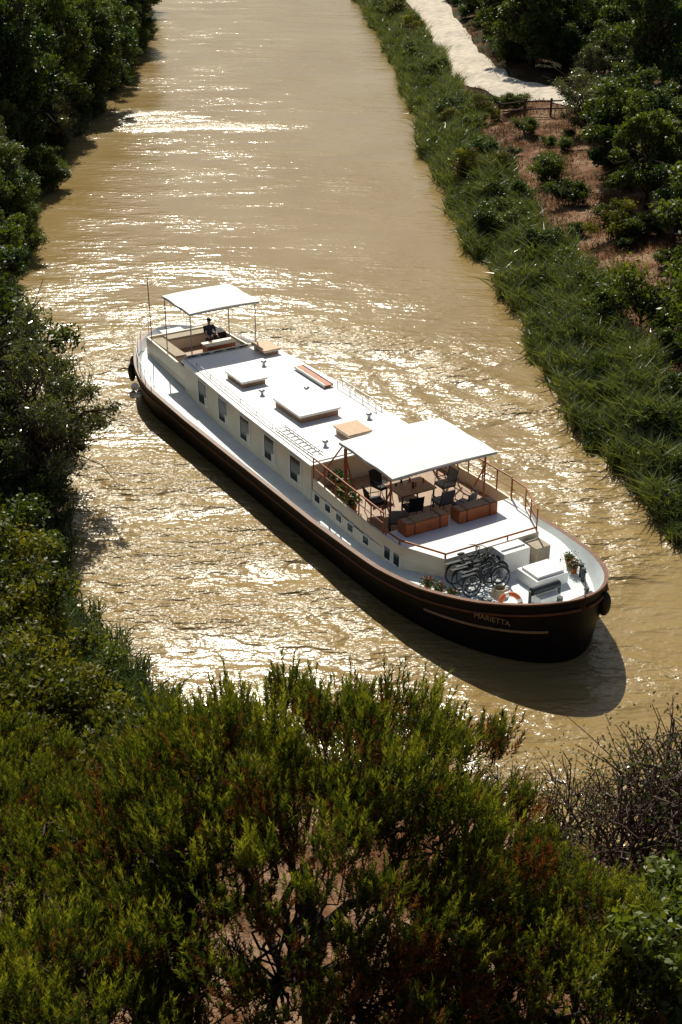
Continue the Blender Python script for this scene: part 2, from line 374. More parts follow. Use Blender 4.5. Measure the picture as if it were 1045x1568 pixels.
def pine(name,R=3.1,h=6.8,depth=3.0,ncl=70,nsh=34,nn=28):
    b=MB();C=[]
    k=0;ph=rng.random()*6
    while len(C)<ncl:
        th=math.acos(1-rng.random()*1.15);a=rng.random()*2*math.pi
        q=rng.uniform(.82,1.05) if rng.random()<.80 else rng.uniform(.5,.8)
        rr=R*math.sin(min(th,1.6))*q*(1+.09*math.sin(3*a+ph)+.05*math.sin(7*a))
        p=np.array([math.cos(a)*rr,math.sin(a)*rr,h-.35-depth*(1-math.cos(th)*q)])
        if k>20000 or all(np.linalg.norm(p-c)>.46 for c in C): C.append(p)
        k+=1
    C=np.array(C)
    tr=limb(b,(0.1,-.1,-.5),(0,.1,h*.6),.21,.13,'barkdark',.2,8,sides=8)
    hubs=[]
    for q in range(10):
        a=q*2*math.pi/10+rng.random()*.5
        e=np.array([math.cos(a)*R*.6,math.sin(a)*R*.6,h*.55+rng.uniform(-.3,.9)])
        hubs.append(limb(b,tr[rng.integers(3,8)],e,.09,.045,'barkdark',.4,7,sag=-.08))
    hubs=np.array(hubs)
    for c in C:
        ends=hubs[:,3:].reshape(-1,3); e=ends[np.argmin(((ends-c)**2).sum(1)+rng.random(len(ends))*.4)]
        limb(b,e,c,.03,.010,'barkdark',.5,5,sag=.05,sides=4)
    n=len(C);ns=n*nsh;ci=np.repeat(np.arange(n),nsh)
    d=unit(rng.normal(size=(ns,3)));d[:,2]=np.abs(d[:,2])*1.2-.45;d=unit(d)
    rc=rng.uniform(.24,.46,n)
    out=unit(C-np.array([0,0,h-depth]))[ci]
    base=C[ci]+d*(rc[ci]*rng.uniform(.2,.95,ns))[:,None]*np.array([1,1,1.25])
    sd=unit(d*.28+out*.35+np.array([0,0,1.0])+rng.normal(size=(ns,3))*.12)
    SL=rng.uniform(.20,.56,ns)
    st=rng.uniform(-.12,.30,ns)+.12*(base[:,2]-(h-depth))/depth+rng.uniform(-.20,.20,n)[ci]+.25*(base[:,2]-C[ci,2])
    B=np.repeat(base,nn,0);D=np.repeat(sd,nn,0);t=np.tile(np.linspace(.0,1,nn),ns)
    side=unit(np.cross(D,rng.normal(size=D.shape)))
    nd=unit(D*(.5+1.0*t)[:,None]+side*.7)
    p0=B+D*(t*np.repeat(SL,nn))[:,None]
    ln=rng.uniform(.08,.125,len(p0))[:,None]
    w=unit(np.cross(nd,rng.normal(size=nd.shape)))*.0115
    V=np.stack([p0-w,p0+w,p0+nd*ln],1).reshape(-1,3)
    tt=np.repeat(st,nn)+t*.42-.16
    b.add(V,np.arange(len(V)).reshape(-1,3),'pine',np.repeat(tt,3))
    return b.mesh(name)
def put(name,me,x,y,s=1,rot=None,sz=None,dz=0,tilt=0):
    o=bpy.data.objects.new(name,me);COL.objects.link(o)
    z=float(hgt(np.array([x]),np.array([y]))[0])
    o.location=(x,y,z+dz-.05);o.rotation_euler=(0,tilt,random.random()*6.28 if rot is None else rot)
    o.scale=(s,s,s if sz is None else sz);return o
P1=pine('pine_a',3.5,6.6,3.3,275);P2=pine('pine_b',2.8,5.9,2.9,175);P3=pine('pine_c',2.3,5.0,2.5,115)
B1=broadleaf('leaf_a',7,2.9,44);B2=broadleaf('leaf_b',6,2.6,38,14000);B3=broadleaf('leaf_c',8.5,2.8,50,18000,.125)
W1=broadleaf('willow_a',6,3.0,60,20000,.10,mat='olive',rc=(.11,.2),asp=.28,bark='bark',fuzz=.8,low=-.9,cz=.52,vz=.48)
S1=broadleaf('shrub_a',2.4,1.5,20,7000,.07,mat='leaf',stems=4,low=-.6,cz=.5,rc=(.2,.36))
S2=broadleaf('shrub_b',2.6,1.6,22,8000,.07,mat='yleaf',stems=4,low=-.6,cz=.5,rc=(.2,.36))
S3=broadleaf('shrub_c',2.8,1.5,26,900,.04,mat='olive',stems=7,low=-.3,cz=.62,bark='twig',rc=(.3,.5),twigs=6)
# foreground pines
put('pine_tree',P1,-.5,16.3,1.03,.4,1.04)
put('pine_tree',P2,-5.1,17.6,.92,1.2,.76)
put('pine_tree',P3,-4.0,12.7,1.0,2.2)
put('pine_tree',P2,3.1,15.7,.84,3.0,.72)
put('pine_tree',P2,-7.7,20.6,.9,4.0,.80)
put('pine_tree',P1,-9.0,16.0,.9,5.0,.85)
put('pine_tree',P2,-12.5,22.5,1,2.6)
# right foreground
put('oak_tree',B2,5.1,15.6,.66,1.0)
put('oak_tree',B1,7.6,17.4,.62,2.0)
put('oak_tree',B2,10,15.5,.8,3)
for x,y,s in [(3.6,14.0,.8),(6.3,20.2,1.0),(4.4,20.0,.8),(5.3,13.6,1),(8.6,20.0,1.1),(12,18.4,1.2),(2.2,12.8,.7),(-2.2,12.6,.6)]: put('shrub',S1,x,y,s)
for x,y,s in [(6.6,23.6,1.25),(7.9,23.9,1.5),(5.0,23.8,.9),(9.2,22.6,1.6),(5.8,22.4,1.0),(3.4,23.9,.8),(7.2,21.8,1.4),(8.4,25.2,1.2)]: put('twiggy_shrub',S3,x,y,s)
# left bank foreground mounds
for x,y,s in [(-8.2,30.5,1.2),(-9.6,33.2,1.3),(-10.6,36,1.3),(-7.2,28.0,1.2),(-8.8,26.6,1.3),(-11.2,30,1.4),(-6.0,27.2,1.0),(-5.0,25.6,1),(-3.4,26.0,.7),(-12.5,33,1.4),(-8,24,1)]: put('shrub',S2,x,y,s)
for x,y,s in [(-11.3,39.0,1.2),(-10.2,37.6,1.0),(-9.0,35.2,.8),(-6.9,31.2,.8),(-12.8,41,1.3),(-12.2,37,1.2)]: put('shrub',S1,x,y,s)
# willow by the water
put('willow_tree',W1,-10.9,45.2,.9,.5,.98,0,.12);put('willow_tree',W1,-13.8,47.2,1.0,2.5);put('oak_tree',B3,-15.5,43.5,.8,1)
# woods
pts=[]
def far_enough(x,y,dm):
    for (a,c) in pts:
        if (a-x)**2+(c-y)**2<dm*dm: return False
    return True
def bankx(P,y):
    i=np.argmin(abs(P[:int(len(P)*.9),1]-y)); return P[i,0]
def woods(n,xf,ylo,yhi,dm,kinds,cond=None,lo=.65,hi=1.25):
    for _ in range(n):
        y=random.uniform(ylo,yhi);x=xf(y)
        if cond and not cond(x,y): continue
        if not far_enough(x,y,dm):continue
        f=random.uniform(lo,hi)
        pts.append((x,y));nm,me,s=random.choice(kinds);put(nm,me,x,y,s*f,None,s*f*random.uniform(.85,1.2))
KT=[('oak_tree',B1,.85),('oak_tree',B2,.85),('ash_tree',B3,.95),('willow_tree',W1,.75)]
woods(260,lambda y:bankx(LP,y)-random.uniform(.2,3.2),50,185,2.9,[('oak_tree',B1,.95),('oak_tree',B2,.9),('willow_tree',W1,.85),('ash_tree',B3,.95)],None,.55,1.25)
woods(800,lambda y:bankx(LP,y)-random.uniform(4,26),46,215,4.0,KT)
pathd=lambda x,y:pdist(np.array([[x,y]],float),pc)[0]
woods(400,lambda y:bankx(RP,y)+random.uniform(9.0,30),58,100,3.3,KT,lambda x,y:pathd(x,y)>5.5)
woods(1100,lambda y:bankx(RP,y)+random.uniform(8,42),100,220,3.3,KT,lambda x,y:(pathd(x,y)>3.3 and x>11.5 and y>np.interp(x,pc[::-1,0][::-1],pc[::-1,1][::-1])) )
woods(160,lambda y:bankx(RP,y)+random.uniform(4.5,11),36,60,2.4,[('shrub',S1,1.4),('oak_tree',B2,.6)])
spts=[]
for _ in range(560):
    y=random.uniform(40,190);x=bankx(RP,y)+random.uniform(1.0,9.5)
    if y>60 and y<112 and random.random()<.70 and x-bankx(RP,y)>3.4: continue
    if pathd(x,y)<2.7: continue
    if 10.5<x<18.5 and 100<y<108: continue
    if any((a-x)**2+(c-y)**2<1.4**2 for a,c in spts): continue
    spts.append((x,y));put('shrub',random.choice([S1,S1,S1,S2]),x,y,random.uniform(.25,.95))
for _ in range(200):
    y=random.uniform(44,180);x=bankx(LP,y)-random.uniform(.0,1.2);
    if any((a-x)**2+(c-y)**2<1.6**2 for a,c in spts): continue
    spts.append((x,y));put('shrub',S1,x,y,random.uniform(.4,1.0))

# reeds
def bedpts(P,sgn,n,y0,y1,d0,d1,pw=1.6):
    y=y0+(y1-y0)*rng.random(n)**pw
    xs=np.array([bankx(P,t) for t in y])
    x=xs+sgn*rng.uniform(d0,d1,n); return x,y
b=MB();x,y=bedpts(RP,1,75000,39,190,-.4,3.8)
z=hgt(x,y);z=np.maximum(z,-.1)
cl=.75+.4*np.sin(x*1.7+y*.9)*np.sin(y*1.3);n=len(x)
Ln=rng.uniform(1.0,2.2,n)*cl; D=unit(rng.normal(size=(n,3))*.28+np.array([-.12,0,1]))
b.blades(np.column_stack([x,y,z]),D,Ln,rng.uniform(.018,.04,n),'reed',rng.uniform(0,.5,n)+.35*cl-.18,.35)
b.obj('reed_bed')
b=MB();x,y=bedpts(LP,-1,16000,30,120,-.2,2.2);z=np.maximum(hgt(x,y),-.05);n=len(x)
b.blades(np.column_stack([x,y,z]),unit(rng.normal(size=(n,3))*.35+np.array([.1,0,1])),rng.uniform(.4,1.1,n),rng.uniform(.015,.03,n),'reed',rng.uniform(0,.35,n),.35)
b.obj('bank_grass')
b=MB();x,y=bedpts(RP,1,50000,42,150,2.8,11,1.3);z=hgt(x,y)
k=(pdist(np.column_stack([x,y]),pc)>1.8)&((np.sin(x*1.1+y*.5)*np.sin(y*.8-x*.4)+rng.normal(size=len(x))*.4)>-.1);x,y,z=x[k],y[k],z[k];n=len(x)
b.blades(np.column_stack([x,y,z]),unit(rng.normal(size=(n,3))*.45+np.array([0,0,1])),rng.uniform(.15,.5,n),rng.uniform(.012,.025,n),'dry',rng.uniform(0,.6,n),.4)
x=rng.uniform(-9,8,26000);y=rng.uniform(12.5,29,26000);z=hgt(x,y);k=(z>.3)&((np.sin(x*1.3+y*.7)*np.sin(y*1.1-x*.6)+rng.normal(size=len(x))*.4)>0);x,y,z=x[k],y[k],z[k];n=len(x)
b.blades(np.column_stack([x,y,z]),unit(rng.normal(size=(n,3))*.5+np.array([0,0,1])),rng.uniform(.1,.3,n),rng.uniform(.006,.012,n),'dry',rng.uniform(0,.6,n),.4)
b.obj('dry_grass')
b=MB()
fx=[(11.8,106.5),(13.6,105.6),(15.4,104.7),(17.2,103.8)];prev=None
for (x,y) in fx:
    z=float(hgt(np.array([x]),np.array([y]))[0]);b.tube([(x,y,z-.2),(x,y,z+1.3)],.09,'bark',7)
    if prev:
        for hh in (.55,1.1): b.tube([(prev[0],prev[1],prev[2]+hh),(x,y,z+hh)],.06,'bark',6)
    prev=(x,y,z)
b.obj('wooden_fence')

# ================================================================ BARGE
barge=bpy.data.objects.new('river_barge',None);COL.objects.link(barge);barge.matrix_world=BM
def Bm(a):
    a=np.clip(np.asarray(a,float),.8,30);r=np.full(a.shape,3.3)
    k=a>22;r[k]=3.3*(1-((a[k]-22)/8)**2.7)**.56
    k=a<7;r[k]=3.3*np.maximum(0,1-((7-a[k])/6.2)**1.9)**.6
    return np.nan_to_num(r)
Sx=[0,3,6,10,20,24,26,28,29.2,30];Sz=[1.6,1.4,1.22,1.1,1.1,1.25,1.45,1.78,2.05,2.25]
def S(a): return np.interp(a,Sx,Sz)
def DZ(a): return np.minimum(S(a)-.16,1.25)
st=15.4-14.6*np.cos(np.linspace(0,math.pi,91))
bb=Bm(st)
def loop(w,l,zf,inset=0):
    a=15.4+(st-15.4)*l; a=np.clip(a,.8+inset,30-inset); y=np.maximum(bb*w-inset,0)
    z=zf(st)*np.ones(len(st))
    return np.stack([a,y,z],-1)
lv=[loop(.82,.93,lambda a:-.7),loop(.94,.976,lambda a:0*a-.02),loop(.985,.992,lambda a:.55*S(a)),loop(1,1,lambda a:S(a))]
b=MB()
def strip(b,A,Bq,mat,smooth=True):
    n=len(A);i=np.arange(n-1);V=np.vstack([A,Bq]);b.add(V,np.stack([i,i+1,i+1+n,i+n],-1),mat,.5,smooth)
mir=np.array([1,-1,1])
for sg in (1,mir):
    for k in range(3): strip(b,lv[k]*sg,lv[k+1]*sg,'hull')
b.obj('hull',barge)
b=MB()
ot=loop(1,1,lambda a:S(a));ot2=loop(1.0,1.0,lambda a:S(a)+.05);ot2[:,1]+=.03;ot0=ot.copy();ot0[:,1]+=.03
inn=loop(1,1,lambda a:S(a)+.05,.14);ind=loop(.975,.98,lambda a:DZ(a),.16)
for sg in (1,mir):
    strip(b,ot0*sg,ot2*sg,'cap');strip(b,ot2*sg,inn*sg,'cap')
    strip(b,inn*sg,ind*sg,'deck')
strip(b,ind,ind*mir,'deck',False)
b.obj('deck_and_gunwale',barge)
b=MB()
for sg in (1,mir):
    r=loop(1.0,1.0,lambda a:S(a)-.32);r[:,1]*=.992
    b.tube((r*sg)[2:-1],.045,'cap',6)
    r=loop(.985,.992,lambda a:S(a)*.55);r[:,1]+=.0;k=(st>26)&(st<29.7)
    b.tube((r*sg)[k],.045,'stripe',6)
b.obj('rub_rail',barge)
CX=[7.1,9,13,18.3];CW=[1.9,2.05,2.25,2.35]
cw=lambda a:float(np.interp(a,CX,CW))
def outline(xs,off=0,ea=0):
    near=[(x,-(cw(x)+off)) for x in xs];far=[(x,cw(x)+off) for x in xs[::-1]]
    return near+far
b=MB();xs=[7.1,9,11,13,15,18.3]
b.prism(outline(xs),.9,2.26,'wall');b.obj('cabin_walls',barge,.02)
b=MB();po=outline([7.0,9,11,13,15,18.4],.07);b.prism(po,2.262,2.34,'roof')
po=outline([7.15,9,11,13,15,18.25],-.12);b.prism(po,2.342,2.375,'roof');b.obj('cabin_roof',barge,.02)
b=MB()
for a in (9.2,11.2,13.2,15.2,17.2):
    for s in (-1,1):
        w=cw(a)
        def bx(q0,q1,z0,z1,o,m):
            y0=s*(w-.03);y1=s*(w+o);b.box(q0,q1,min(y0,y1),max(y0,y1),z0,z1,m)
        bx(a-.42,a-.37,1.2,2.18,.045,'roof');bx(a+.37,a+.42,1.2,2.18,.045,'roof')
        bx(a-.369,a+.369,1.2,1.24,.045,'roof');bx(a-.369,a+.369,2.14,2.18,.045,'roof')
        bx(a-.368,a+.368,1.242,2.138,.025,'glass')
        bx(a+.14,a+.36,1.244,1.60,.034,'wall')
b.obj('cabin_windows',barge)
def hatch(name,a,y,la,ly,z0,z1,top):
    b=MB();b.box(a-la/2+.08,a+la/2-.08,y-ly/2+.08,y+ly/2-.08,z0,z1-.05,'tan' if top=='tan' else 'teak')
    b.box(a-la/2,a+la/2,y-ly/2,y+ly/2,z1-.045,z1,top);
    b.box(a-la/2+.02,a+la/2-.02,y-ly/2+.02,y+ly/2-.02,z1-.1,z1-.046,'roof');return b.obj(name,barge,.015)
hatch('skylight_hatch',10.4,-.75,1.5,1.15,2.37,2.66,'roof')
hatch('skylight_hatch_forward',14.2,-.2,2.1,1.75,2.37,2.70,'roof')
hatch('companion_hatch',7.9,1.45,1.15,.8,2.37,2.62,'tan')
hatch('companion_hatch_forward',17.0,.1,1.1,1.0,2.37,2.66,'tan')
b=MB()
for y in (-2.05,-1.65): b.tube([(15.2,y,2.46),(17.9,y,2.46)],.03,'metal',6)
for k in range(9): b.tube([(15.35+k*.3,-2.05,2.46),(15.35+k*.3,-1.65,2.46)],.018,'metal',5)
b.obj('boarding_ladder',barge)
b=MB();b.box(10.3,12.7,1.45,1.8,2.44,2.49,'wood');b.box(10.3,12.7,1.42,1.45,2.42,2.53,'metal');b.box(10.3,12.7,1.8,1.83,2.42,2.53,'metal');b.obj('gangplank',barge)
b=MB()
for sy,a0,a1 in ((2.18,12.8,15.6),(1.95,12.8,15.6)):
    b.tube([(a0,sy,2.62),(a1,sy,2.62)],.022,'metal',6)
    for k in range(4): b.tube([(a0+k*(a1-a0)/3,sy,2.34),(a0+k*(a1-a0)/3,sy,2.62)],.018,'metal',5)
b.tube([(8,-1.75,2.5),(15,-2.05,2.5)],.018,'metal',5)
for k in range(6): b.tube([(8+k*1.4,-1.75-.06*k,2.36),(8+k*1.4,-1.75-.06*k,2.5)],.014,'metal',5)
for (a,y) in ((9.3,.6),(12,-.9),(12.6,.7),(17.3,-1.2),(16,1.4)):
    b.cyl(a,y,2.37,2.52,.06,'metal');b.ball((a,y,2.54),(.12,.12,.06),'metal')
b.obj('roof_fittings',barge)
FP=[(18.42,-2.4),(20,-2.5),(22,-2.6),(24.1,-2.5),(25.5,-1.75),(25.5,1.75),(24.1,2.4),(22,2.5),(20,2.45),(18.42,2.4)]
b=MB();b.prism(FP,.9,1.45,'wall','teak');
def wallseg(b,p,q,z0,z1,th,mat):
    p=np.array(p);q=np.array(q);t=unit(q-p);n=np.array([-t[1],t[0]])*th/2
    c=[p-n,q-n,q+n,p+n];b.prism([tuple(v) for v in c],z0,z1,mat)
for sg in (-1,1):
    pts_=[(18.5,2.36),(20,2.43),(22,2.52),(23.2,2.5)]
    for k in range(3): wallseg(b,(pts_[k][0],sg*pts_[k][1]),(pts_[k+1][0],sg*pts_[k+1][1]),1.452,1.9,.07,'wall')
b.obj('forward_house',barge,.01)
b=MB();b.prism([(23.2,-2.56),(24.1,-2.53),(25.58,-1.8),(25.58,1.8),(24.1,2.45),(23.2,2.5)],1.452,1.93,'wall','roof');b.obj('forward_deck_house_top',barge,.025)
b=MB()
for a in (18.9,19.7,20.5,21.3,22.3,24.0-.5,24.0):
    for sg in (-1,1):
        y=float(np.interp(a,[18.42,20,22,24.1],[2.4,2.5,2.6,2.5]))if sg<0 else float(np.interp(a,[18.42,20,22,24.1],[2.4,2.45,2.5,2.4]))
        zt=1.46 if a<23 else 1.62
        b.box(a-.19,a+.19,min(sg*(y-.06),sg*(y+.025)),max(sg*(y-.06),sg*(y+.025)),1.14,zt,'roof')
        b.box(a-.15,a+.15,min(sg*(y-.05),sg*(y+.04)),max(sg*(y-.05),sg*(y+.04)),1.18,zt-.04,'glass')
b.obj('forward_windows',barge)
b=MB()
def rail(b,pts,h,r,mat,post=1,mid=True):
    P=np.array(pts,float);T=P.copy();T[:,2]+=h;b.tube(T,r,mat,7)
    if mid: m=P.copy();m[:,2]+=h*.5;b.tube(m,r*.55,mat,5)
    for p in P[::post]: b.tube([p,p+np.array([0,0,h])],r*.9,mat,6)
for sg in (-1,1):
    rail(b,[(a,sg*(2.36+.03*(a-18.5)),1.9) for a in np.arange(18.5,23.3,.78)],.75,.03,'wood')
rail(b,[(23.3,2.42,1.93),(24.1,2.38,1.93),(24.8,2.05,1.93),(25.5,1.75,1.93)],.75,.028,'wood')
rail(b,[(23.3,-2.48,1.93),(24.05,-2.45,1.93),(25.5,-1.74,1.93)],.14,.035,'wood',1,False)
rail(b,[(25.52,-1.74,1.93),(25.52,-.6,1.93),(25.52,.6,1.93),(25.52,1.74,1.93)],.14,.03,'wood',1,False)
for sg in (-1,1):
    for a in (19.65,22.4):
        y=sg*1.85+.1
        b.tube([(a,y,1.46),(a,y,3.52)],.035,'wood',7)
        b.tube([(a+(.55 if a<20 else -.55),y,1.9),(a,y,2.9)],.028,'wood',6)
    b.tube([(18.7,sg*2.3,1.9),(19.6,sg*1.9+.05,3.42)],.028,'wood',6)
    b.tube([(20.5,sg*2.3,1.9),(19.7,sg*1.9+.05,3.35)],.028,'wood',6)
b.obj('railings',barge)
def canopy(name,a0,a1,y0,y1,z,sag=.05):
    b=MB();nx,ny=9,9
    g=[];
    for i in range(nx):
        for j in range(ny):
            u=i/(nx-1);v=j/(ny-1)
            g.append((a0+(a1-a0)*u,y0+(y1-y0)*v,z+sag*(1-(2*v-1)**2)-.02*math.cos(u*math.pi*4)))
    g=np.array(g);Q=[(i*ny+j,(i+1)*ny+j,(i+1)*ny+j+1,i*ny+j+1) for i in range(nx-1) for j in range(ny-1)]
    b.add(g,np.array(Q),'canvas',.5,True);g2=g.copy();g2[:,2]-=.03;b.add(g2,np.array(Q)[:,::-1],'canvas',.5,True)
    e=[(a0,y0),(a1,y0),(a1,y1),(a0,y1)]
    for i in (0,nx-1):
        A=g.reshape(nx,ny,3)[i];Bq=A.copy();Bq[:,2]-=.10;strip(b,A,Bq,'canvas')
    for j in (0,ny-1):
        A=g.reshape(nx,ny,3)[:,j];Bq=A.copy();Bq[:,2]-=.10;strip(b,A,Bq,'canvas')
    o=b.obj(name,barge)
    b=MB();zz=z-.06
    for k in range(4):
        p,q=e[k],e[(k+1)%4];b.tube([(p[0],p[1],zz),(q[0],q[1],zz)],.022,'metal',6)
    b.obj(name+'_frame',barge)
canopy('terrace_canopy',19.5,22.8,-1.95,2.1,3.55)
canopy('helm_canopy',4.1,6.8,-1.4,1.75,4.15)
b=MB()
for a in (4.2,6.7):
    for y in (-1.33,1.6): b.tube([(a,y,1.3),(a,y,4.12)],.028,'metal',6)
b.tube([(3.0,-1.5,1.3),(2.9,-1.5,4.6)],.02,'steel',6);b.tube([(2.9,-1.75,4.3),(2.9,-1.25,4.3)],.012,'steel',5)
b.obj('helm_canopy_poles',barge)
b=MB()
b.prism([(2.7,-1.65),(7.0,-1.85),(7.0,1.8),(2.7,1.6)],1.1,1.36,'wall','teak')
for (p,q,h) in (((2.7,-1.6),(7.0,-1.8),1.95),((2.7,1.55),(7.0,1.75),1.95),((2.74,-1.6),(2.74,1.55),1.95),((6.96,-1.8),(6.96,1.75),2.45)):
    wallseg(b,p,q,1.362,h,.08,'wall')
b.obj('helm_cockpit',barge,.012)
b=MB()
for y in np.arange(-1.45,1.5,.58): b.box(6.90,6.915,y-.2,y+.2,1.95,2.3,'glass');b.box(7.005,7.02,y-.2,y+.2,2.385,2.43,'glass')
b.box(5.6,6.1,-.35,.95,1.365,2.3,'wood');b.box(5.55,6.15,-.4,1.0,2.3,2.34,'wall')
b.torus((5.42,.3,2.15),(1,0,.25),.34,.022,'steel')
for k in range(3):
    t=k*math.pi/3;b.tube([(5.42-.0,.3-.33*math.cos(t),2.15-.33*math.sin(t)),(5.42,.3+.33*math.cos(t),2.15+.33*math.sin(t))],.012,'steel',5)
b.tube([(5.42,.3,2.15),(5.6,.3,2.1)],.02,'steel',5)
b.box(3.0,5.4,-1.5,-1.0,1.365,1.8,'wall');b.box(3.0,5.4,-1.5,-1.0,1.8,1.9,'cushion')
b.box(2.85,3.35,-.9,1.4,1.365,1.8,'wall');b.box(2.85,3.35,-.9,1.4,1.8,1.9,'cushion')
b.box(6.2,6.8,-1.6,-.7,1.365,2.0,'dark');b.box(3.6,4.2,.9,1.45,1.365,2.1,'dark');b.box(5.2,5.9,1.05,1.5,1.365,1.9,'dark')
b.obj('helm_console_and_seats',barge,.015)
b=MB()
b.box(1.5,2.3,-.5,.5,1.25,1.65,'roof');b.torus((2.66,-1.3,1.62),(1,0.2,0),.27,.07,'orange')
for (a,y) in ((1.9,1.2),(1.9,-1.2),(1.3,0)): b.cyl(a,y,1.25,1.6,.07,'steel');b.cyl(a,y,1.6,1.64,.1,'steel')
for a in (2.5,3.3):
    y=-float(Bm(np.array([a]))[0])-.16
    b.ball((a,y,.72),(.17,.17,.42),'rubber');b.tube([(a,y+.12,1.42),(a,y,1.1)],.012,'rope',5)
b.ball((29.6,1.1,1.55),(.2,.2,.4),'rubber')
b.obj('stern_gear_and_fenders',barge)
b=MB()
for sg in(-1,1):
    P=[(a,sg*(float(Bm(np.array([a]))[0])-.12),float(S(a))) for a in np.linspace(1.3,6.6,8)]
    rail(b,P,.55,.015,'metal',1,False)
b.obj('stern_rail',barge)
b=MB()
b.box(25.62,26.3,-.1,.9,1.25,1.95,'roof');b.box(26.05,26.1,-.05,.85,1.95,2.0,'roof')
b.box(26.7,27.7,.1,1.3,1.25,1.62,'roof');b.box(26.8,27.6,.2,1.2,1.62,1.70,'roof')
b.box(25.7,26.3,1.15,1.7,1.25,1.8,'cushion');
b.box(27.9,28.5,-.35,.35,1.25,1.55,'roof')
b.cyl(28.9,0,1.25,1.75,.09,'steel');b.tube([(28.2,-.5,1.72),(28.2,.5,1.72)],.13,'steel',12);b.cyl(28.2,-.55,1.25,1.75,.05,'steel');b.cyl(28.2,.55,1.25,1.75,.05,'steel')
for (a,y) in ((27.6,-1.9),(27.6,1.9),(28.8,-1.1),(28.8,1.1)):
    b.cyl(a,y,1.25,1.7,.07,'steel');b.cyl(a+.25,y*.93,1.25,1.7,.07,'steel');b.tube([(a-.1,y,1.6),(a+.35,y*.93,1.6)],.04,'steel',7)
for k in range(5): b.torus((27.2,-.9,1.28+.045*k),(0,0,1),.26-.02*k,.03,'rope')
b.tube([(30.0,0,2.3),(29.9,0,2.9)],.018,'metal',5)
b.obj('foredeck_gear',barge,.012)
b=MB();b.torus((28.3,-1.35,1.62),(.5,-.4,.45),.29,.075,'orange')
for k in range(4):
    t=k*math.pi/2+.4;ax=unit(np.array([.5,-.4,.45]));u=unit(np.cross(ax,[0,0,1]));w=np.cross(ax,u)
    c=np.array([28.3,-1.35,1.62])+.29*(math.cos(t)*u+math.sin(t)*w);tt=-math.sin(t)*u+math.cos(t)*w
    b.tube([c-tt*.05,c+tt*.05],.083,'roof',8)
b.obj('life_ring',barge)
# small painted name on both bows
for sg in (-1,1):
    cu=bpy.data.curves.new('name_lettering','FONT');cu.body='MARIETTA';cu.size=.24;cu.extrude=.004;cu.align_x='CENTER';cu.align_y='CENTER'
    cu.materials.append(M['stripe']);to=bpy.data.objects.new('name_lettering',cu);COL.objects.link(to);to.parent=barge
    a=28.45;y=float(Bm(np.array([a]))[0]);y2=float(Bm(np.array([a+.4]))[0]);y1=float(Bm(np.array([a-.4]))[0])
    t=Vector((1,sg*(y2-y1)/.8,0)).normalized()
    if sg<0: xd=t; zd=Vector((t.y,-t.x,0))
    else: xd=-t; zd=Vector((-t.y,t.x,0))
    yd=zd.cross(xd)
    mt=Matrix((xd,yd,zd)).transposed().to_4x4();mt.translation=Vector((a,sg*y,1.42))+zd*.05
    to.matrix_local=mt
def pot(x,y,z,s=1,fl=True,nm='flower_pot'):
    b=MB();b.cyl(0,0,0,.22*s,.10*s,'wood',12,.14*s)
    C=rng.normal(size=(260,3))*np.array([.11,.11,.08])*s+np.array([0,0,.34*s]);b.leaves(C,.045*s,'potleaf',rng.uniform(.2,.6,260))
    if fl:
        C=rng.normal(size=(50,3))*np.array([.12,.12,.07])*s+np.array([0,0,.40*s]);b.leaves(C,.035*s,'red',rng.uniform(0,1,50))
    o=b.obj(nm);o.location=BM@Vector((x,y,z));return o
for a in (25.9,26.35,26.8): pot(a,-float(Bm(np.array([a]))[0])+.4,float(DZ(a)),.9)
for a,y in ((26.9,2.0),(27.3,1.85),(18.9,-1.6),(19.9,-2.05),(20.6,-2.1)): pot(a,y,1.25 if a>25 else 1.46,.9 if a>25 else 1.35,a>25)
def planter(a,y,la,ly):
    b=MB();b.box(-la/2,la/2,-ly/2,ly/2,0,.42,'wood');b.box(-la/2+.04,la/2-.04,-ly/2+.04,ly/2-.04,.421,.44,'teak')
    for k in (-1,1): b.box(-la/2-.015,la/2+.015,k*ly*.3-.03,k*ly*.3+.03,-.0,.44,'cap')
    o=b.obj('wooden_bench_box',None,.01);o.matrix_world=BM@Matrix.Translation((a,y,1.935));return o
planter(23.55,-1.25,.5,1.6);planter(23.65,.65,.5,1.5)
def chair(a,y,rot,mat='dark',cush='grey'):
    b=MB()
    for sx in(-.24,.24):
        for sy in(-.25,.25): b.tube([(sx*1.1,sy*1.1,0),(sx,sy,.42)],.016,'steel',5)
        b.tube([(-.24 if sx<0 else .24,-.0,.42),(sx,0,.43)],.01,'steel',4)
    b.box(-.26,.26,-.26,.26,.42,.45,mat);b.box(-.24,.24,-.24,.24,.45,.52,cush)
    for sy in(-.25,.25): b.tube([(-.25,sy,.42),(-.36,sy,.98)],.018,'steel',5);b.tube([(-.29,sy,.66),(.22,sy,.66),(.24,sy,.42)],.016,'steel',5)
    V=[(-.26,-.24,.5),(-.26,.24,.5),(-.36,.24,.97),(-.36,-.24,.97),(-.29,-.24,.49),(-.29,.24,.49),(-.39,.24,.96),(-.39,-.24,.96)]
    b.add(V,[(0,1,2,3),(7,6,5,4),(0,4,5,1),(3,2,6,7),(0,3,7,4),(1,5,6,2)],cush)
    o=b.obj('patio_chair');o.matrix_world=BM@Matrix.Translation((a,y,1.455))@Matrix.Rotation(math.radians(rot),4,'Z');return o
for a,y,r in ((20.2,.3,0),(20.2,-.7,10),(22.2,.4,180),(22.1,-.7,170),(21.2,1.2,-90),(22.6,-1.6,150),(22.75,.9,200),(21.1,-1.5,80)): chair(a,y,r,cush='grey' if y>0 or a>22.5 else 'dark')
b=MB();b.box(-.55,.55,-.7,.7,.7,.74,'teak');b.box(-.5,.5,-.65,.65,.66,.7,'steel')
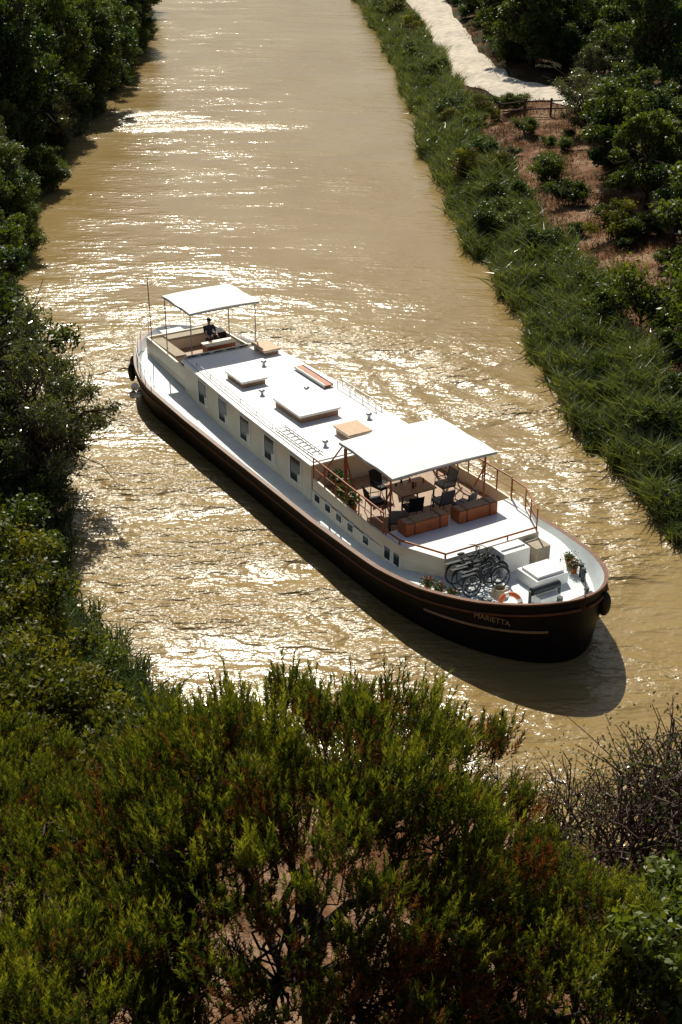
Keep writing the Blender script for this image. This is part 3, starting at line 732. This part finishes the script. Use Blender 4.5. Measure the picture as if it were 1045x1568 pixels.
for sx in(-.48,.48):
    for sy in(-.62,.62): b.box(sx-.025,sx+.025,sy-.025,sy+.025,0,.66,'steel')
for k in range(7):
    x,y=rng.uniform(-.4,.4),rng.uniform(-.55,.55);b.cyl(x,y,.741,.741+rng.uniform(.08,.26),.035,random.choice(['glass','roof','orange']),8)
o=b.obj('dining_table',None,.008);o.matrix_world=BM@Matrix.Translation((21.2,-.2,1.455))
def bike(a,y,rot,lean,col):
    b=MB();R=.33
    for x in(-.52,.52):
        b.torus((x,0,R),(0,1,0),R,.022,'rubber',28,6);b.torus((x,0,R),(0,1,0),R-.03,.010,'metal',28,4)
        for k in range(10):
            t=k*math.pi/10*2;b.tube([(x,0,R),(x+(R-.03)*math.cos(t),0,R+(R-.03)*math.sin(t))],.004,'metal',3)
        b.tube([(x,-.05,R),(x,.05,R)],.02,'steel',6)
        A=np.linspace(.2,2.6,9);b.tube([(x+.37*math.cos(t),0,R+.37*math.sin(t)) for t in A],.02,col,5)
    bb_=(-.08,0,.29);seat=(-.24,0,.78);head=(.36,0,.82);
    for p,q,r in((bb_,seat,.018),(bb_,head,.02),((-.2,0,.70),(.37,0,.76),.018),(bb_,(-.52,0,R),.012),(seat,(-.52,0,R),.011),(head,(.52,0,R),.016),(head,(.33,0,1.0),.014)): b.tube([p,q],r,col,6)
    b.tube([(.2,-.28,1.0),(.32,-.16,1.03),(.34,0,1.0),(.32,.16,1.03),(.2,.28,1.0)],.013,'steel',6)
    b.tube([seat,(-.26,0,.90)],.013,'metal',6);b.ball((-.28,0,.92),(.14,.08,.035),'dark')
    b.torus((-.08,.03,.29),(0,1,0),.09,.008,'steel',16,4);b.tube([(-.08,.06,.29),(.06,.06,.2)],.009,'steel',5);b.tube([(-.08,-.06,.29),(-.22,-.06,.38)],.009,'steel',5)
    b.box(-.85,-.3,-.07,.07,.70,.715,'steel')
    o=b.obj('bicycle');o.matrix_world=BM@Matrix.Translation((a,y,1.25))@Matrix.Rotation(math.radians(rot),4,'Z')@Matrix.Rotation(math.radians(lean),4,'X')
for k,(a,y,r,l,c) in enumerate(((26.0,-1.15,88,-8,'steel'),(26.22,-.95,93,-8,'steel'),(26.44,-1.2,86,-10,'dark'),(26.66,-1.0,92,-10,'steel'),(26.9,-1.15,89,-12,'steel'))): bike(a,y,r,l,c)

# helmsman
def skinobj(name,V,E,Rr,mat,parent,root=0):
    me=bpy.data.meshes.new(name);me.from_pydata([Vector(v) for v in V],E,[]);o=bpy.data.objects.new(name,me);COL.objects.link(o);o.parent=parent
    m=o.modifiers.new('skin','SKIN');sv=me.skin_vertices[0].data
    for i,r in enumerate(Rr): sv[i].radius=(r if isinstance(r,tuple) else (r,r)); sv[i].use_root=(i==root)
    m.use_smooth_shade=True;s=o.modifiers.new('sub','SUBSURF');s.levels=1;s.render_levels=2
    me.materials.append(M[mat]);return o
pe=bpy.data.objects.new('person',None);COL.objects.link(pe);pe.matrix_world=BM@Matrix.Translation((4.95,.3,1.37))
skinobj('torso_and_sleeves',[(0,0,.95),(.0,0,1.15),(.0,0,1.36),(0,0,1.45),(0,.19,1.40),(.08,.25,1.16),(0,-.19,1.40),(.08,-.25,1.16)],[(0,1),(1,2),(2,3),(2,4),(4,5),(2,6),(6,7)],[(.15,.11),(.15,.11),(.17,.12),.065,.062,.05,.062,.05],'shirt',pe)
skinobj('trousers',[(0,0,.95),(0,.1,.86),(.02,.11,.48),(0,.12,.1),(0,-.1,.86),(.02,-.11,.48),(0,-.12,.1)],[(0,1),(1,2),(2,3),(0,4),(4,5),(5,6)],[(.15,.11),.095,.07,.055,.095,.07,.055],'trouser',pe)
for s in(1,-1):
    skinobj('forearm_'+('left' if s>0 else 'right'),[(.08,.25*s,1.17),(.28,.22*s,1.08),(.36,.2*s,1.06),(.41,.2*s,1.05),(.44,.235*s,1.0),(.455,.21*s,.99),(.455,.185*s,.99),(.44,.165*s,1.0),(.39,.15*s,1.06)],[(0,1),(1,2),(2,3),(3,4),(3,5),(3,6),(3,7),(2,8)],[.043,.032,.028,.03,.009,.009,.009,.008,.01],'skin',pe)
    skinobj('shoe_'+('left' if s>0 else 'right'),[(-.05,.12*s,.05),(.06,.12*s,.045),(.17,.13*s,.035)],[(0,1),(1,2)],[.045,.045,.035],'dark',pe)
skinobj('head',[(0,0,1.42),(.01,0,1.5),(.02,0,1.58),(.02,0,1.68)],[(0,1),(1,2),(2,3)],[.055,.052,(.075,.085),(.078,.09)],'skin',pe)
b=MB();b.ball((.0,0,1.685),(.105,.09,.085),'hair');b.ball((.115,0,1.61),(.018,.014,.024),'skin');b.ball((.1,.032,1.645),(.01,.013,.008),'dark');b.ball((.1,-.032,1.645),(.01,.013,.008),'dark');b.ball((.1,0,1.565),(.01,.025,.007),'red')
b.ball((.01,.085,1.62),(.02,.012,.032),'skin');b.ball((.01,-.085,1.62),(.02,.012,.032),'skin');b.obj('hair_and_face',pe)

# ---------------------------------------------------------------- light, sky, camera
EL=math.radians(43);AZ=math.radians(-8)
w=bpy.data.worlds.new('World');scene.world=w;w.use_nodes=True;nt=w.node_tree
sky=nt.nodes.new('ShaderNodeTexSky');sky.sky_type='NISHITA';sky.sun_disc=False;sky.sun_elevation=EL;sky.sun_rotation=AZ;sky.air_density=1.2;sky.dust_density=2
bg=nt.nodes['Background'];bg.inputs['Strength'].default_value=.055;nt.links.new(sky.outputs[0],bg.inputs['Color'])
sd=Vector((math.sin(AZ)*math.cos(EL),math.cos(AZ)*math.cos(EL),math.sin(EL)))
sl=bpy.data.lights.new('sun','SUN');sl.energy=5;sl.angle=math.radians(.5);sl.color=(1,.95,.81)
so=bpy.data.objects.new('sun',sl);COL.objects.link(so);so.rotation_euler=sd.to_track_quat('Z','Y').to_euler();so.location=(0,0,60)
cd=bpy.data.cameras.new('camera');cam=bpy.data.objects.new('camera',cd);COL.objects.link(cam)
cam.location=(0,0,22.5);cam.rotation_euler=(math.radians(63),0,0)
cd.sensor_fit='VERTICAL';cd.sensor_height=36;cd.sensor_width=24;cd.lens=49.1;cd.clip_end=4000;cd.clip_start=.5
scene.camera=cam
scene.view_settings.view_transform='Standard';scene.view_settings.look='None';scene.view_settings.exposure=0
